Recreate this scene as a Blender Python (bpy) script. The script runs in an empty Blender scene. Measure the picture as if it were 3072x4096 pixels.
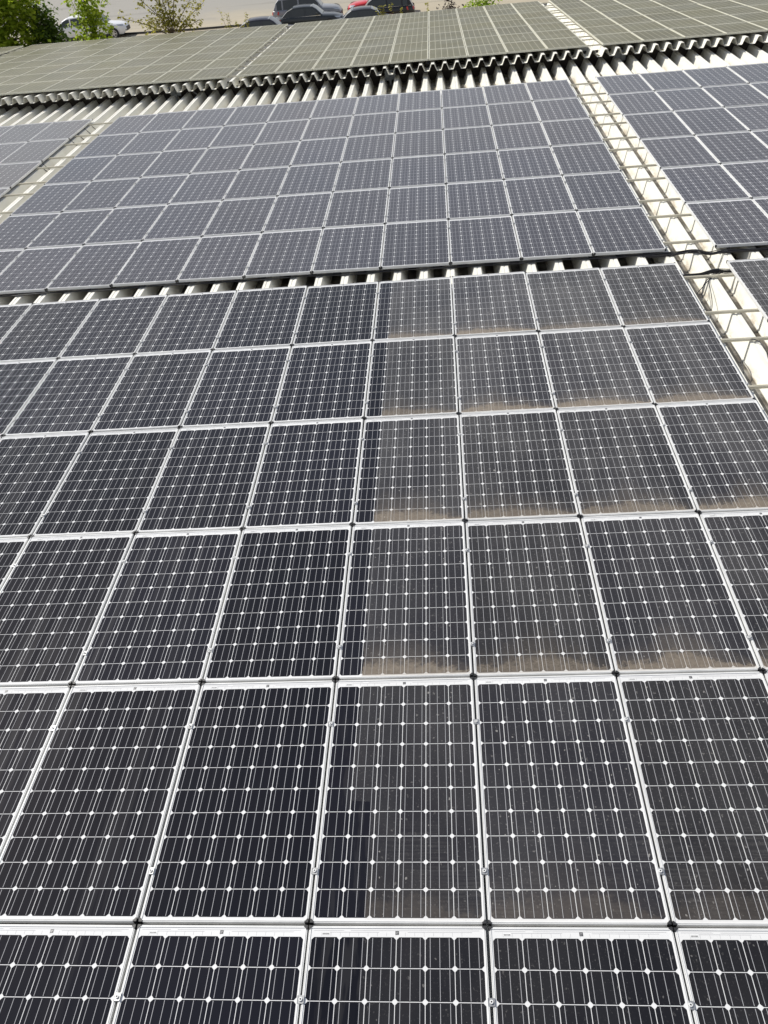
import bpy, bmesh, math, random
from mathutils import Vector, Matrix
R = math.radians
SC = bpy.context.scene
COL = SC.collection
random.seed(7)

# ---------------------------------------------------------------- camera
cam_d = bpy.data.cameras.new('camera')
cam = bpy.data.objects.new('camera', cam_d); COL.objects.link(cam)
right = Vector((0.99559219, 0.04129385, -0.08420810))
down = Vector((-0.03793900, -0.64379573, -0.76425630))
fwd = Vector((-0.08577190, 0.76408238, -0.63939135))
m = Matrix((right, -down, -fwd)).transposed().to_4x4()
m.translation = Vector((0.90584, -1.94644, 4.66803))
cam.matrix_world = m
cam_d.sensor_fit = 'VERTICAL'; cam_d.sensor_height = 24.0
cam_d.lens = 3192.25 * 24.0 / 4096.0
cam_d.clip_start = 0.05; cam_d.clip_end = 2000
SC.camera = cam

# ---------------------------------------------------------------- light
SUN = Vector((-0.84, 0.60, 1.0)).normalized()
W = bpy.data.worlds.new("World"); SC.world = W; W.use_nodes = True
nt = W.node_tree
sky = nt.nodes.new('ShaderNodeTexSky'); sky.sky_type = 'NISHITA'; sky.sun_disc = False
sky.sun_elevation = math.asin(SUN.z)
sky.sun_rotation = math.atan2(SUN.x, SUN.y)
sky.air_density = 1.0; sky.dust_density = 0.8; sky.ozone_density = 1.0
bg = nt.nodes['Background']; bg.inputs[1].default_value = 0.10
# thin broken cloud over the blue
tc = nt.nodes.new('ShaderNodeTexCoord'); mp = nt.nodes.new('ShaderNodeMapping'); mp.inputs['Scale'].default_value = (1.6, 1.6, 4.0)
nz = nt.nodes.new('ShaderNodeTexNoise'); nz.inputs['Scale'].default_value = 1.7; nz.inputs['Detail'].default_value = 6; nz.inputs['Roughness'].default_value = 0.6
mr = nt.nodes.new('ShaderNodeMapRange'); mr.inputs['From Min'].default_value = 0.36; mr.inputs['From Max'].default_value = 0.68
mr.inputs['To Min'].default_value = 0.58; mr.inputs['To Max'].default_value = 0.95
mx = nt.nodes.new('ShaderNodeMix'); mx.data_type = 'RGBA'; mx.inputs['B'].default_value = (6.3, 6.15, 6.3, 1)
nt.links.new(tc.outputs['Generated'], mp.inputs[0]); nt.links.new(mp.outputs[0], nz.inputs['Vector']); nt.links.new(nz.outputs['Fac'], mr.inputs['Value'])
spz = nt.nodes.new('ShaderNodeSeparateXYZ'); nt.links.new(tc.outputs['Generated'], spz.inputs[0])
hz = nt.nodes.new('ShaderNodeMapRange'); hz.inputs['From Min'].default_value = 0.15; hz.inputs['From Max'].default_value = 0.95
hz.inputs['To Min'].default_value = 1.0; hz.inputs['To Max'].default_value = 0.10; nt.links.new(spz.outputs[2], hz.inputs['Value'])
cf = nt.nodes.new('ShaderNodeMath'); cf.operation = 'MULTIPLY'; nt.links.new(mr.outputs[0], cf.inputs[0]); nt.links.new(hz.outputs[0], cf.inputs[1])
nt.links.new(cf.outputs[0], mx.inputs['Factor']); nt.links.new(sky.outputs[0], mx.inputs['A']); nt.links.new(mx.outputs['Result'], bg.inputs[0])
sl = bpy.data.lights.new('sun', 'SUN'); sl.energy = 4.6; sl.angle = R(0.5); sl.color = (1.0, 0.965, 0.90)
so = bpy.data.objects.new('sun', sl); COL.objects.link(so)
so.rotation_euler = SUN.to_track_quat('Z', 'Y').to_euler(); so.location = (-20, 20, 30)
SC.view_settings.view_transform = 'Standard'; SC.view_settings.look = 'None'
SC.view_settings.exposure = 0.12; SC.view_settings.gamma = 1.0

# ---------------------------------------------------------------- materials
class NT:
    def __init__(self, name):
        self.m = bpy.data.materials.new(name); self.m.use_nodes = True
        self.t = self.m.node_tree; self.p = self.t.nodes['Principled BSDF']
    def n(self, typ, **kw):
        x = self.t.nodes.new(typ)
        for k, v in kw.items(): setattr(x, k, v)
        return x
    def l(self, a, b): self.t.links.new(a, b)
    def put(self, sock, v):
        if hasattr(v, 'is_output'): self.l(v, sock)
        else: sock.default_value = v
    def math(self, op, a, b=0.0, clamp=False):
        x = self.n('ShaderNodeMath', operation=op, use_clamp=clamp)
        self.put(x.inputs[0], a); self.put(x.inputs[1], b); return x.outputs[0]
    def step(self, v, lo, hi):                       # smooth ramp 0..1 between lo and hi
        x = self.n('ShaderNodeMapRange', interpolation_type='SMOOTHSTEP')
        self.put(x.inputs['Value'], v); self.put(x.inputs['From Min'], lo); self.put(x.inputs['From Max'], hi)
        return x.outputs[0]
    def noise(self, vec, scale, detail=3.0, rough=0.55, dist=0.0):
        x = self.n('ShaderNodeTexNoise'); self.l(vec, x.inputs['Vector'])
        x.inputs['Scale'].default_value = scale; x.inputs['Detail'].default_value = detail
        x.inputs['Roughness'].default_value = rough; x.inputs['Distortion'].default_value = dist
        return x.outputs['Fac']
    def scale(self, vec, s):
        x = self.n('ShaderNodeMapping'); self.l(vec, x.inputs['Vector']); x.inputs['Scale'].default_value = s
        return x.outputs[0]
    def mix(self, f, a, b):
        x = self.n('ShaderNodeMix', data_type='RGBA')
        self.put(x.inputs['Factor'], f)
        for s, v in ((x.inputs['A'], a), (x.inputs['B'], b)):
            if hasattr(v, 'is_output'): self.l(v, s)
            else: s.default_value = (*v, 1) if len(v) == 3 else v
        return x.outputs['Result']
    def bump(self, h, strength=0.3, dist=0.01):
        x = self.n('ShaderNodeBump'); x.inputs['Strength'].default_value = strength; x.inputs['Distance'].default_value = dist
        self.l(h, x.inputs['Height']); self.l(x.outputs[0], self.p.inputs['Normal'])

def plain(name, col, rough=0.5, metal=0.0, spec=0.5, var=0.12, scale=6.0):
    k = NT(name)
    pos = k.n('ShaderNodeNewGeometry').outputs['Position']
    f = k.noise(pos, scale, 4)
    a = tuple(c * (1 - var) for c in col); b = tuple(min(1, c * (1 + var)) for c in col)
    k.l(k.mix(f, a, b), k.p.inputs['Base Color'])
    k.p.inputs['Roughness'].default_value = rough; k.p.inputs['Metallic'].default_value = metal
    k.p.inputs['Specular IOR Level'].default_value = spec
    return k.m

def near_glass(name, base, rough=0.022, spec=0.29):
    """what lies under the panel glass, with the washed / unwashed dirt that sits on it and sheen painted on the upper arrays"""
    k = NT(name)
    pos = k.n('ShaderNodeNewGeometry').outputs['Position']
    sep = k.n('ShaderNodeSeparateXYZ'); k.l(pos, sep.inputs[0]); X, Y = sep.outputs[0], sep.outputs[1]
    obc = k.n('ShaderNodeTexCoord').outputs['Object']
    so_ = k.n('ShaderNodeSeparateXYZ'); k.l(obc, so_.inputs[0]); u, v = so_.outputs[0], so_.outputs[1]
    rnd = k.n('ShaderNodeObjectInfo').outputs['Random']
    # washed edge: a ragged line along the slope, one brush step wider below Y = 0.76
    low = k.math('SUBTRACT', 1.0, k.step(Y, 0.755, 0.765))
    edge = k.math('ADD', 0.192, k.math('MULTIPLY', low, 0.125))
    wob = k.math('MULTIPLY', k.math('SUBTRACT', k.noise(k.scale(pos, (9, 2.2, 1)), 1.5, 5, 0.65), 0.5), 0.060)
    wob = k.math('ADD', wob, k.math('MULTIPLY', k.math('SUBTRACT', k.noise(pos, 38, 4, 0.7), 0.5), 0.018))
    edge = k.math('ADD', edge, wob)
    unw = k.step(k.math('SUBTRACT', X, edge), -0.004, 0.004)
    lower = k.math('SUBTRACT', 1.0, k.step(Y, 8.90, 8.95))
    unw = k.math('MULTIPLY', unw, lower)
    up = k.math('SUBTRACT', 1.0, lower)
    leftup = k.math('SUBTRACT', 1.0, k.step(X, -7.6, -7.4))
    # dust film
    film = k.math('ADD', 0.062, k.math('MULTIPLY', k.noise(pos, 2.3, 5, 0.65), 0.050))
    film = k.math('ADD', film, k.math('MULTIPLY', k.step(k.noise(pos, 85, 2), 0.60, 0.74), 0.20))
    film = k.math('ADD', film, k.math('MULTIPLY', k.step(k.noise(k.scale(pos, (1, .8, 1)), 34, 3), 0.645, 0.72), 0.34))
    far_more = k.step(Y, 0.0, 8.5)
    film = k.math('MULTIPLY', film, k.math('MULTIPLY', k.math('ADD', 0.70, k.math('MULTIPLY', far_more, 0.9)), k.math('ADD', 0.60, k.math('MULTIPLY', k.step(k.noise(k.scale(pos, (1.3, .6, 1)), 1.0, 4, 0.6), 0.35, 0.65), 0.75))))
    dots = k.step(k.noise(k.scale(pos, (1, .8, 1)), 30.0, 1, 0.4), 0.765, 0.785)
    film = k.math('ADD', film, k.math('MULTIPLY', dots, 0.5))
    film = k.math('MULTIPLY', film, k.math('ADD', 0.50, k.math('MULTIPLY', k.step(Y, -0.05, 0.06), 0.50)))
    f = k.math('MULTIPLY', film, unw)
    # smears the brush left just inside the washed edge
    smear = k.math('MULTIPLY', k.step(k.noise(k.scale(pos, (6, 0.8, 1)), 2.2, 4, 0.6), 0.50, 0.60), k.math('MULTIPLY', k.step(X, -0.02, 0.16), k.math('SUBTRACT', 1.0, k.step(Y, 0.55, 2.2))))
    f = k.math('ADD', f, k.math('MULTIPLY', k.math('MULTIPLY', smear, k.math('SUBTRACT', 1.0, unw)), k.math('MULTIPLY', lower, 0.035)))
    # silt band along the low edge of each unwashed panel, heaped toward the middle
    ur = k.n('ShaderNodeCombineXYZ'); k.l(k.math('ADD', u, k.math('MULTIPLY', rnd, 37.0)), ur.inputs[0]); k.l(k.math('MULTIPLY', rnd, 11.0), ur.inputs[1])
    heap = k.noise(ur.outputs[0], 2.6, 3, 0.5)
    hump = k.math('SUBTRACT', 1.0, k.math('POWER', k.math('ABSOLUTE', k.math('MULTIPLY', k.math('SUBTRACT', u, 0.42), 1.9)), 2.0), True)
    h = k.math('ADD', 0.042, k.math('MULTIPLY', k.math('MULTIPLY', heap, 0.24), k.math('ADD', 0.12, k.math('MULTIPLY', hump, 1.15))))
    ragg = k.math('MULTIPLY', k.math('SUBTRACT', k.noise(pos, 16, 6, 0.72), 0.5), 0.26)
    vv = k.math('ADD', v, ragg)
    solid = k.math('SUBTRACT', 1.0, k.step(k.math('DIVIDE', vv, h), 0.45, 1.0))
    wide = k.math('SUBTRACT', 1.0, k.step(k.math('DIVIDE', vv, h), 0.8, 2.4))
    st = k.math('MULTIPLY', k.math('ADD', k.math('MULTIPLY', k.step(Y, -0.2, 2.4), 0.46), 0.10), k.math('ADD', 0.62, k.math('MULTIPLY', rnd, 0.6)))
    mott = k.math('ADD', 0.35, k.noise(pos, 40, 4, 0.7))
    band = k.math('MULTIPLY', k.math('ADD', k.math('MULTIPLY', solid, 0.82), k.math('MULTIPLY', wide, 0.24)), k.math('MULTIPLY', st, mott))
    band = k.math('MINIMUM', k.math('MULTIPLY', band, unw), 0.85)
    # brushed diagonal scratches in the dirt of the nearest rows
    rot = k.n('ShaderNodeMapping'); k.l(pos, rot.inputs['Vector']); rot.inputs['Rotation'].default_value = (0, 0, R(38)); rot.inputs['Scale'].default_value = (3.0, 75, 1)
    scr = k.step(k.noise(rot.outputs[0], 1.0, 4, 0.6), 0.40, 0.72)
    nearrow = k.math('MULTIPLY', k.step(Y, -0.03, 0.01), k.math('MULTIPLY', k.math('SUBTRACT', 1.0, k.step(Y, 0.35, 0.85)), k.step(k.noise(pos, 1.6, 3), 0.40, 0.62)))
    f = k.math('ADD', f, k.math('MULTIPLY', k.math('MULTIPLY', scr, nearrow), k.math('MULTIPLY', unw, 0.085)))
    # drying streaks on the washed side, running down the slope
    stv = k.scale(pos, (7.0, 0.22, 1)); s1 = k.step(k.noise(stv, 1.0, 4, 0.65, 0.3), 0.50, 0.57)
    stz = k.step(k.noise(k.scale(pos, (0.9, 0.25, 1)), 1.0, 2), 0.42, 0.62)
    clean = k.math('MULTIPLY', k.math('SUBTRACT', 1.0, unw), lower)
    away = k.math('SUBTRACT', 1.0, k.step(X, -2.2, -0.6))
    f = k.math('ADD', f, k.math('MULTIPLY', k.math('MULTIPLY', s1, stz), k.math('MULTIPLY', clean, k.math('ADD', 0.005, k.math('MULTIPLY', away, 0.045)))))
    haze = k.math('MULTIPLY', k.math('MULTIPLY', clean, k.step(Y, 1.5, 8.0)), k.math('MULTIPLY', away, 0.016))
    f = k.math('ADD', f, haze)
    # upper arrays: even dust film with painted sky sheen, thicker on the block past the valley strip
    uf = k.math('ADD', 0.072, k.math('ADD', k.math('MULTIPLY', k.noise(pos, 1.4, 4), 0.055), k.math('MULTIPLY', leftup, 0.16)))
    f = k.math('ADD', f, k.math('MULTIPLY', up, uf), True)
    dcol = k.mix(k.math('MULTIPLY', up, 1.0), (0.36, 0.345, 0.32), (0.44, 0.43, 0.475))  # violet-grey of the upper film stands in for reflected sky
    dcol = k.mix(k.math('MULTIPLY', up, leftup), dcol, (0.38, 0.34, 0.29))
    tint = k.mix(rnd, tuple(c * (0.55 if max(base) < .1 else 0.94) for c in base), tuple(c * (1.7 if max(base) < .1 else 1.04) for c in base))
    c1 = k.mix(f, tint, dcol)
    bcol = k.mix(k.noise(pos, 14, 3), (0.245, 0.190, 0.135), (0.335, 0.285, 0.215))
    c2 = k.mix(band, c1, bcol)
    k.l(c2, k.p.inputs['Base Color'])
    rr = k.math('ADD', rough, k.math('ADD', k.math('MULTIPLY', f, 0.15), k.math('MULTIPLY', band, 0.7)), True)
    k.l(k.math('MINIMUM', rr, 0.7), k.p.inputs['Roughness'])
    k.p.inputs['Specular IOR Level'].default_value = spec
    return k.m

def far_glass(name, base, amount):
    k = NT(name)
    pos = k.n('ShaderNodeNewGeometry').outputs['Position']
    rnd = k.n('ShaderNodeObjectInfo').outputs['Random']
    f = k.math('ADD', amount - 0.16, k.math('MULTIPLY', k.noise(pos, 1.1, 5, 0.6), 0.22))
    f = k.math('ADD', f, k.math('MULTIPLY', rnd, 0.10))
    sep = k.n('ShaderNodeSeparateXYZ'); k.l(pos, sep.inputs[0])
    zone = k.step(k.noise(k.scale(pos, (0.45, 0.12, 1)), 1.0, 2), 0.50, 0.66)
    drop = k.math('MULTIPLY', k.step(k.noise(k.scale(pos, (2.2, 0.9, 1)), 2.0, 6, 0.75, 1.2), 0.58, 0.68), k.math('MULTIPLY', zone, 0.40))
    col = k.mix(k.noise(pos, 0.5, 3), (0.275, 0.26, 0.130), (0.255, 0.225, 0.125))
    c = k.mix(f, base, col)
    c = k.mix(drop, c, (0.50, 0.49, 0.42))
    k.l(c, k.p.inputs['Base Color'])
    k.l(k.math('ADD', 0.22, k.math('MULTIPLY', k.noise(pos, 0.7, 3), 0.45)), k.p.inputs['Roughness']); k.p.inputs['Specular IOR Level'].default_value = 0.45
    return k.m

M = {}
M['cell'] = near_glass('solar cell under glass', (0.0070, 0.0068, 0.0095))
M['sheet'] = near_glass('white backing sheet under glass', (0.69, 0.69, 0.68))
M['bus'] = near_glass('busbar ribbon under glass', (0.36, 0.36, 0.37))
M['fcell'] = far_glass('grimy solar cell', (0.022, 0.023, 0.018), 0.45)
M['fsheet'] = far_glass('grimy backing sheet', (0.56, 0.54, 0.42), 0.40)
M['frame'] = plain('anodised frame', (0.67, 0.67, 0.655), 0.5, 0.0, var=0.20, scale=5)
M['fframe'] = plain('weathered frame', (0.60, 0.585, 0.48), 0.5, 0.0, var=0.15, scale=3)
M['cap'] = plain('black corner plastic', (0.018, 0.018, 0.019), 0.5)
M['print'] = plain('dark print', (0.06, 0.06, 0.06), 0.5)
M['line'] = plain('grey ribbon line', (0.38, 0.38, 0.39), 0.4)
M['steel'] = plain('clamp steel', (0.42, 0.42, 0.41), 0.35, 0.7, var=0.25, scale=60)
M['rail'] = plain('weathered rail', (0.60, 0.565, 0.46), 0.45, 0.2, var=0.22, scale=4)
M['cable'] = plain('black cable', (0.022, 0.021, 0.022), 0.42, var=0.3)
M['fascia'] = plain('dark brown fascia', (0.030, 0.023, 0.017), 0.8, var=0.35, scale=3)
M['bracket'] = plain('grey bracket', (0.17, 0.18, 0.18), 0.5, 0.3)
M['wall'] = plain('rendered wall', (0.42, 0.40, 0.36), 0.9)

def sheet_mat(name, z_valley, z_rib, seed):
    k = NT(name)
    geo = k.n('ShaderNodeNewGeometry'); pos = geo.outputs['Position']
    obc = k.n('ShaderNodeTexCoord').outputs['Object']
    sep = k.n('ShaderNodeSeparateXYZ'); k.l(obc, sep.inputs[0])
    z = sep.outputs[2]
    paint = k.mix(k.noise(pos, 2.0 + seed, 4), (0.77, 0.75, 0.655), (0.83, 0.815, 0.74))
    lowf = k.math('SUBTRACT', 1.0, k.step(z, z_valley, z_valley + (z_rib - z_valley) * 0.60))
    n1 = k.step(k.noise(k.scale(pos, (3.0, 1.1, 3.0)), 2.1, 6, 0.7), 0.44, 0.66)
    st = k.math('MULTIPLY', n1, k.math('ADD', 0.10, k.math('MULTIPLY', lowf, 0.62)))
    c = k.mix(st, paint, (0.30, 0.215, 0.115))
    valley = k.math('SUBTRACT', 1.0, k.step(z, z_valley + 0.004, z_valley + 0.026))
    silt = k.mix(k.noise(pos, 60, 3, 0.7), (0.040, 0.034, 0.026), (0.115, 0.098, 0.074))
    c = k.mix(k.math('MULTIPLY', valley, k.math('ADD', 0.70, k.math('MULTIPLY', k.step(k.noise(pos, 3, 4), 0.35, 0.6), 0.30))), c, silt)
    k.l(c, k.p.inputs['Base Color'])
    k.p.inputs['Roughness'].default_value = 0.5
    k.bump(k.noise(pos, 30, 3), 0.10, 0.004)
    return k.m

# ---------------------------------------------------------------- helpers
def link(o, parent=None):
    COL.objects.link(o)
    if parent is not None: o.parent = parent
    return o
def tag(o, label=None, cat=None, group=None, kind=None):
    if label: o['label'] = label
    if cat: o['category'] = cat
    if group: o['group'] = group
    if kind: o['kind'] = kind
    return o
def empty(name, loc=(0, 0, 0), rot=(0, 0, 0)):
    o = bpy.data.objects.new(name, None); o.empty_display_size = 0.1
    o.location = loc; o.rotation_euler = rot
    return link(o)

class MB:
    """collects faces with material slots and links them as one mesh object"""
    def __init__(s): s.v = []; s.f = []; s.mi = []; s.sm = []
    def face(s, pts, mi=0, smooth=False):
        b = len(s.v); s.v += [tuple(p) for p in pts]; s.f.append(tuple(range(b, b + len(pts)))); s.mi.append(mi); s.sm.append(smooth)
    def grid(s, rows, mi=0, smooth=True, closed=False):
        b = len(s.v); n = len(rows[0])
        for r in rows: s.v += [tuple(p) for p in r]
        for i in range(len(rows) - 1):
            for j in range(n if closed else n - 1):
                j2 = (j + 1) % n
                s.f.append((b + i * n + j, b + i * n + j2, b + (i + 1) * n + j2, b + (i + 1) * n + j)); s.mi.append(mi); s.sm.append(smooth)
    def box(s, x0, x1, y0, y1, z0, z1, mi=0):
        p = [(x0, y0, z0), (x1, y0, z0), (x1, y1, z0), (x0, y1, z0), (x0, y0, z1), (x1, y0, z1), (x1, y1, z1), (x0, y1, z1)]
        b = len(s.v); s.v += p
        for q in ((3, 2, 1, 0), (4, 5, 6, 7), (0, 1, 5, 4), (1, 2, 6, 5), (2, 3, 7, 6), (3, 0, 4, 7)):
            s.f.append(tuple(b + i for i in q)); s.mi.append(mi); s.sm.append(False)
    def tube(s, pts, rad, n=6, mi=0):
        pts = [Vector(p) for p in pts]; rows = []
        rads = rad if isinstance(rad, (list, tuple)) else [rad] * len(pts)
        for i, p in enumerate(pts):
            t = (pts[min(i + 1, len(pts) - 1)] - pts[max(i - 1, 0)]).normalized()
            a = t.orthogonal().normalized() if abs(t.z) > 0.9 else t.cross(Vector((0, 0, 1))).normalized()
            b = t.cross(a).normalized()
            rows.append([p + (a * math.cos(2 * math.pi * j / n) + b * math.sin(2 * math.pi * j / n)) * rads[i] for j in range(n)])
        s.grid(rows, mi, True, True)
        s.face(rows[0][::-1], mi); s.face(rows[-1], mi)
    def disc_cyl(s, c, axis, r, h, n=16, mi=0):
        c = Vector(c); ax = Vector(axis).normalized(); a = ax.orthogonal().normalized(); b = ax.cross(a)
        ring = [c + (a * math.cos(2 * math.pi * j / n) + b * math.sin(2 * math.pi * j / n)) * r for j in range(n)]
        top = [p + ax * h for p in ring]
        s.grid([ring, top], mi, True, True); s.face(ring[::-1], mi); s.face(top, mi)
    def build(s, name, mats, parent=None):
        me = bpy.data.meshes.new(name); me.from_pydata(s.v, [], s.f)
        for mt in (mats if isinstance(mats, (list, tuple)) else [mats]): me.materials.append(mt)
        me.polygons.foreach_set('material_index', s.mi); me.polygons.foreach_set('use_smooth', s.sm); me.update()
        return link(bpy.data.objects.new(name, me), parent)

def copy_thing(root, loc, rot=None):
    r = root.copy(); COL.objects.link(r); r.location = loc
    if rot is not None: r.rotation_euler = rot
    for ch in root.children:
        c = ch.copy(); COL.objects.link(c); c.parent = r
        for g in ch.children:
            d = g.copy(); COL.objects.link(d); d.parent = c
    return r

ORD = ['zeroth', 'first', 'second', 'third', 'fourth', 'fifth', 'sixth', 'seventh', 'eighth', 'ninth', 'tenth', 'eleventh', 'twelfth']
NUM = ['no', 'one', 'two', 'three', 'four', 'five', 'six', 'seven', 'eight', 'nine', 'ten', 'eleven']

def seen(x, y, z, pad=0.04):
    d = Vector((x, y, z)) - m.translation
    zc = d.dot(fwd)
    if zc <= 0.1: return False
    px = 0.5 + 3192.25 * d.dot(right) / zc / 3072; py = 0.5 + 3192.25 * d.dot(down) / zc / 4096
    return -pad < px < 1 + pad and -pad < py < 1 + pad

# ---------------------------------------------------------------- ground
k = NT('car park asphalt')
pos = k.n('ShaderNodeNewGeometry').outputs['Position']
sp = k.n('ShaderNodeSeparateXYZ'); k.l(pos, sp.inputs[0])
grey = k.mix(k.noise(pos, 14, 5, 0.7), (0.26, 0.248, 0.222), (0.335, 0.318, 0.28))
tan = k.mix(k.noise(k.scale(pos, (0.3, 1.4, 1)), 1.2, 5), (0.34, 0.29, 0.205), (0.48, 0.42, 0.305))
tf = k.math('MULTIPLY', k.math('SUBTRACT', 1.0, k.step(k.math('ADD', sp.outputs[1], k.math('MULTIPLY', k.noise(pos, 0.25, 3), 12.0)), 68, 80)), 0.9)
c = k.mix(tf, grey, tan)
dk = k.step(k.noise(k.scale(pos, (0.12, 0.5, 1)), 1.0, 4), 0.55, 0.7)
k.l(k.mix(k.math('MULTIPLY', dk, 0.25), c, (0.13, 0.12, 0.105)), k.p.inputs['Base Color'])
k.p.inputs['Roughness'].default_value = 0.9; k.p.inputs['Specular IOR Level'].default_value = 0.25
g = MB(); g.face([(-900, -500, -4.2), (900, -500, -4.2), (900, 1400, -4.2), (-900, 1400, -4.2)])
tag(g.build('ground', k.m), kind='structure')
b = MB(); b.grid([[(-44 + 1.2 * i, 88.6 + 0.25 * math.sin(i * 1.3), -4.195 + zz) for i in range(14)] for zz in (0.0,)] +
                 [[(-44 + 1.2 * i, 89.3 + 0.2 * math.sin(i * 2.1), -4.0 + 0.05 * math.sin(i * 3)) for i in range(14)]] +
                 [[(-44 + 1.2 * i, 97, -3.95) for i in range(14)]])
tag(b.build('planting_bed', plain('bark mulch', (0.13, 0.065, 0.038), 0.95, var=0.5, scale=9)), kind='structure')

# ---------------------------------------------------------------- near warehouse roof
PU, PV, GAPV = 1.01, 1.73357, 0.479
K0 = 5 * PV + GAPV
ZT, ZV = -0.085, -0.285
near = empty('warehouse', (0, 9, -4.2))
tag(near, 'warehouse with cream ribbed metal roof carrying the blue-grey and black panels', 'building')
prof = [(-0.1913, ZV), (-0.132, ZV), (-0.127, ZV + 0.018), (-0.113, ZV + 0.022), (-0.050, ZT), (-0.013, ZT), (-0.009, ZT - 0.006), (0.009, ZT - 0.006), (0.013, ZT),
        (0.050, ZT), (0.113, ZV + 0.022), (0.127, ZV + 0.018), (0.132, ZV)]
P0, PITCH = -1.668, 0.3825
xs = []
for i in range(-42, 42):
    for dx, z in prof: xs.append((P0 + PITCH * i + dx, z))
g = MB(); g.grid([[(x, y, z) for x, z in xs] for y in (-6, 0, 6, 12, 18, 22.3)], 0, False)
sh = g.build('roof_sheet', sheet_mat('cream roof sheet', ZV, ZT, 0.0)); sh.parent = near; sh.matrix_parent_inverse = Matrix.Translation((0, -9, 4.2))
def part_world(mb, name, mat, root):
    o = mb.build(name, mat); o.parent = root; o.matrix_parent_inverse = root.matrix_basis.inverted(); return o
g = MB(); g.box(-17.2, 13.9, -6.0, -5.8, -4.2, -0.26); g.box(-17.4, -17.2, -6, 21.8, -4.2, -0.26); g.box(13.9, 14.1, -6, 21.8, -4.2, -0.26)
part_world(g, 'wall', M['wall'], near)

# ---------------------------------------------------------------- far warehouse roof
PHI = -0.049
FO = Vector((0.7216, 21.653, 0.286))
FPU, FPV = 1.0238, 1.678
def fp(u, w, z=0.0):                                  # far roof plane -> world
    return Vector((FO.x + u, FO.y + w * math.cos(PHI) - z * math.sin(PHI), FO.z + w * math.sin(PHI) + z * math.cos(PHI) + max(0.0, -u - 5.3) * 0.008))
far = empty('raised_warehouse', (0, 27, -4.2))
tag(far, 'taller warehouse behind, its fluted pale roof edge overhanging a dark recess', 'building')
ZP, FD = -0.085, 0.155
FP0, FPITCH = -0.43 - FO.x, 0.3148
g = MB(); xs = []
for i in range(-62, 42):
    cx = FP0 + FPITCH * i
    xs += [(cx - 0.1574, ZP - FD), (cx - 0.100, ZP - FD), (cx - 0.036, ZP), (cx + 0.036, ZP), (cx + 0.100, ZP - FD)]
rows = []
for t in (0.0, -0.006):
    rows.append([[fp(x, w, z + t) for x, z in xs] for w in (-0.30, 3, 6, 9, 12.0)])
g.grid(rows[0], 0, False); g.grid([r[::-1] for r in rows[1]], 0, False); g.grid([rows[1][0], rows[0][0]], 0, False)
part_world(g, 'roof_sheet', sheet_mat('fluted roof sheet', -9.0, -8.9, 0.7), far)
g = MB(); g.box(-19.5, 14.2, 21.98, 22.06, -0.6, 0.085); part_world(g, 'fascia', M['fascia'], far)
g = MB(); g.box(-19.5, 14.2, 22.10, 22.3, -4.2, -0.02); g.box(-19.5, 14.2, 33.2, 33.4, -4.2, -0.55); g.box(-19.7, -19.5, 22.1, 33.4, -4.2, -0.6); g.box(14.2, 14.4, 22.1, 33.4, -4.2, -0.6)
part_world(g, 'wall', M['wall'], far)
g = MB()
for (y0, y1, z0, z1) in ((33.62, 33.74, -0.56, -0.55), (33.61, 33.62, -0.56, -0.44), (33.74, 33.75, -0.56, -0.44)): g.box(-19.5, 14.2, y0, y1, z0, z1)
part_world(g, 'gutter', plain('grey gutter', (0.22, 0.22, 0.22), 0.5), far)
for bx, bz in ((-6.17, 0.02), (-0.31, -0.03), (5.68, -0.03)):
    g = MB(); g.box(bx - 0.14, bx - 0.01, 21.74, 21.755, bz - 0.13, bz + 0.12); g.box(bx + 0.01, bx + 0.14, 21.74, 21.755, bz - 0.12, bz + 0.12)
    g.box(bx - 0.01, bx + 0.01, 21.76, 21.97, bz - 0.10, bz + 0.10); g.box(bx - 0.03, bx + 0.03, 21.70, 21.73, bz - 0.26, bz - 0.05)
    part_world(g, 'bracket', M['bracket'], far)
g = MB(); g.tube([(-5.72, 21.70, 0.03), (-5.50, 21.62, -0.12)], 0.018); part_world(g, 'brace', M['bracket'], far)

# ---------------------------------------------------------------- solar panels
PW, PH = 0.996, 1.7156
def frame_mesh(W_, H_, lip, hgt):
    g = MB()
    def ring(a, z): return [(a, a, z), (W_ - a, a, z), (W_ - a, H_ - a, z), (a, H_ - a, z)]
    loops = [ring(0, -hgt), ring(0, -0.0035), ring(0.0008, -0.0025), ring(lip * 0.36, -0.0025), ring(lip * 0.37, -0.006), ring(lip * 0.52, -0.006), ring(lip * 0.53, 0.0), ring(lip, 0.0), ring(lip, -0.006), ring(lip, -hgt)]
    for a, b_ in zip(loops, loops[1:]):
        for j in range(4):
            j2 = (j + 1) % 4; g.face([a[j], a[j2], b_[j2], b_[j]])
    return g
def cells(g, u0, v0, pu, pv, nu, nv, ch, gap, mi, z, bars=None, zb=0, bw=0.003, mib=2):
    for i in range(nu):
        for j in range(nv):
            x0, x1 = u0 + i * pu, u0 + (i + 1) * pu - gap; y0, y1 = v0 + j * pv, v0 + (j + 1) * pv - gap
            g.face([(x0 + ch, y0, z), (x1 - ch, y0, z), (x1, y0 + ch, z), (x1, y1 - ch, z), (x1 - ch, y1, z), (x0 + ch, y1, z), (x0, y1 - ch, z), (x0, y0 + ch, z)], mi)
            if bars:
                xc = (x0 + x1) / 2
                for d in bars:
                    g.face([(xc + d - bw / 2, y0 + 0.004, zb), (xc + d + bw / 2, y0 + 0.004, zb), (xc + d + bw / 2, y1 - 0.004, zb), (xc + d - bw / 2, y1 - 0.004, zb)], mib)
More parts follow.
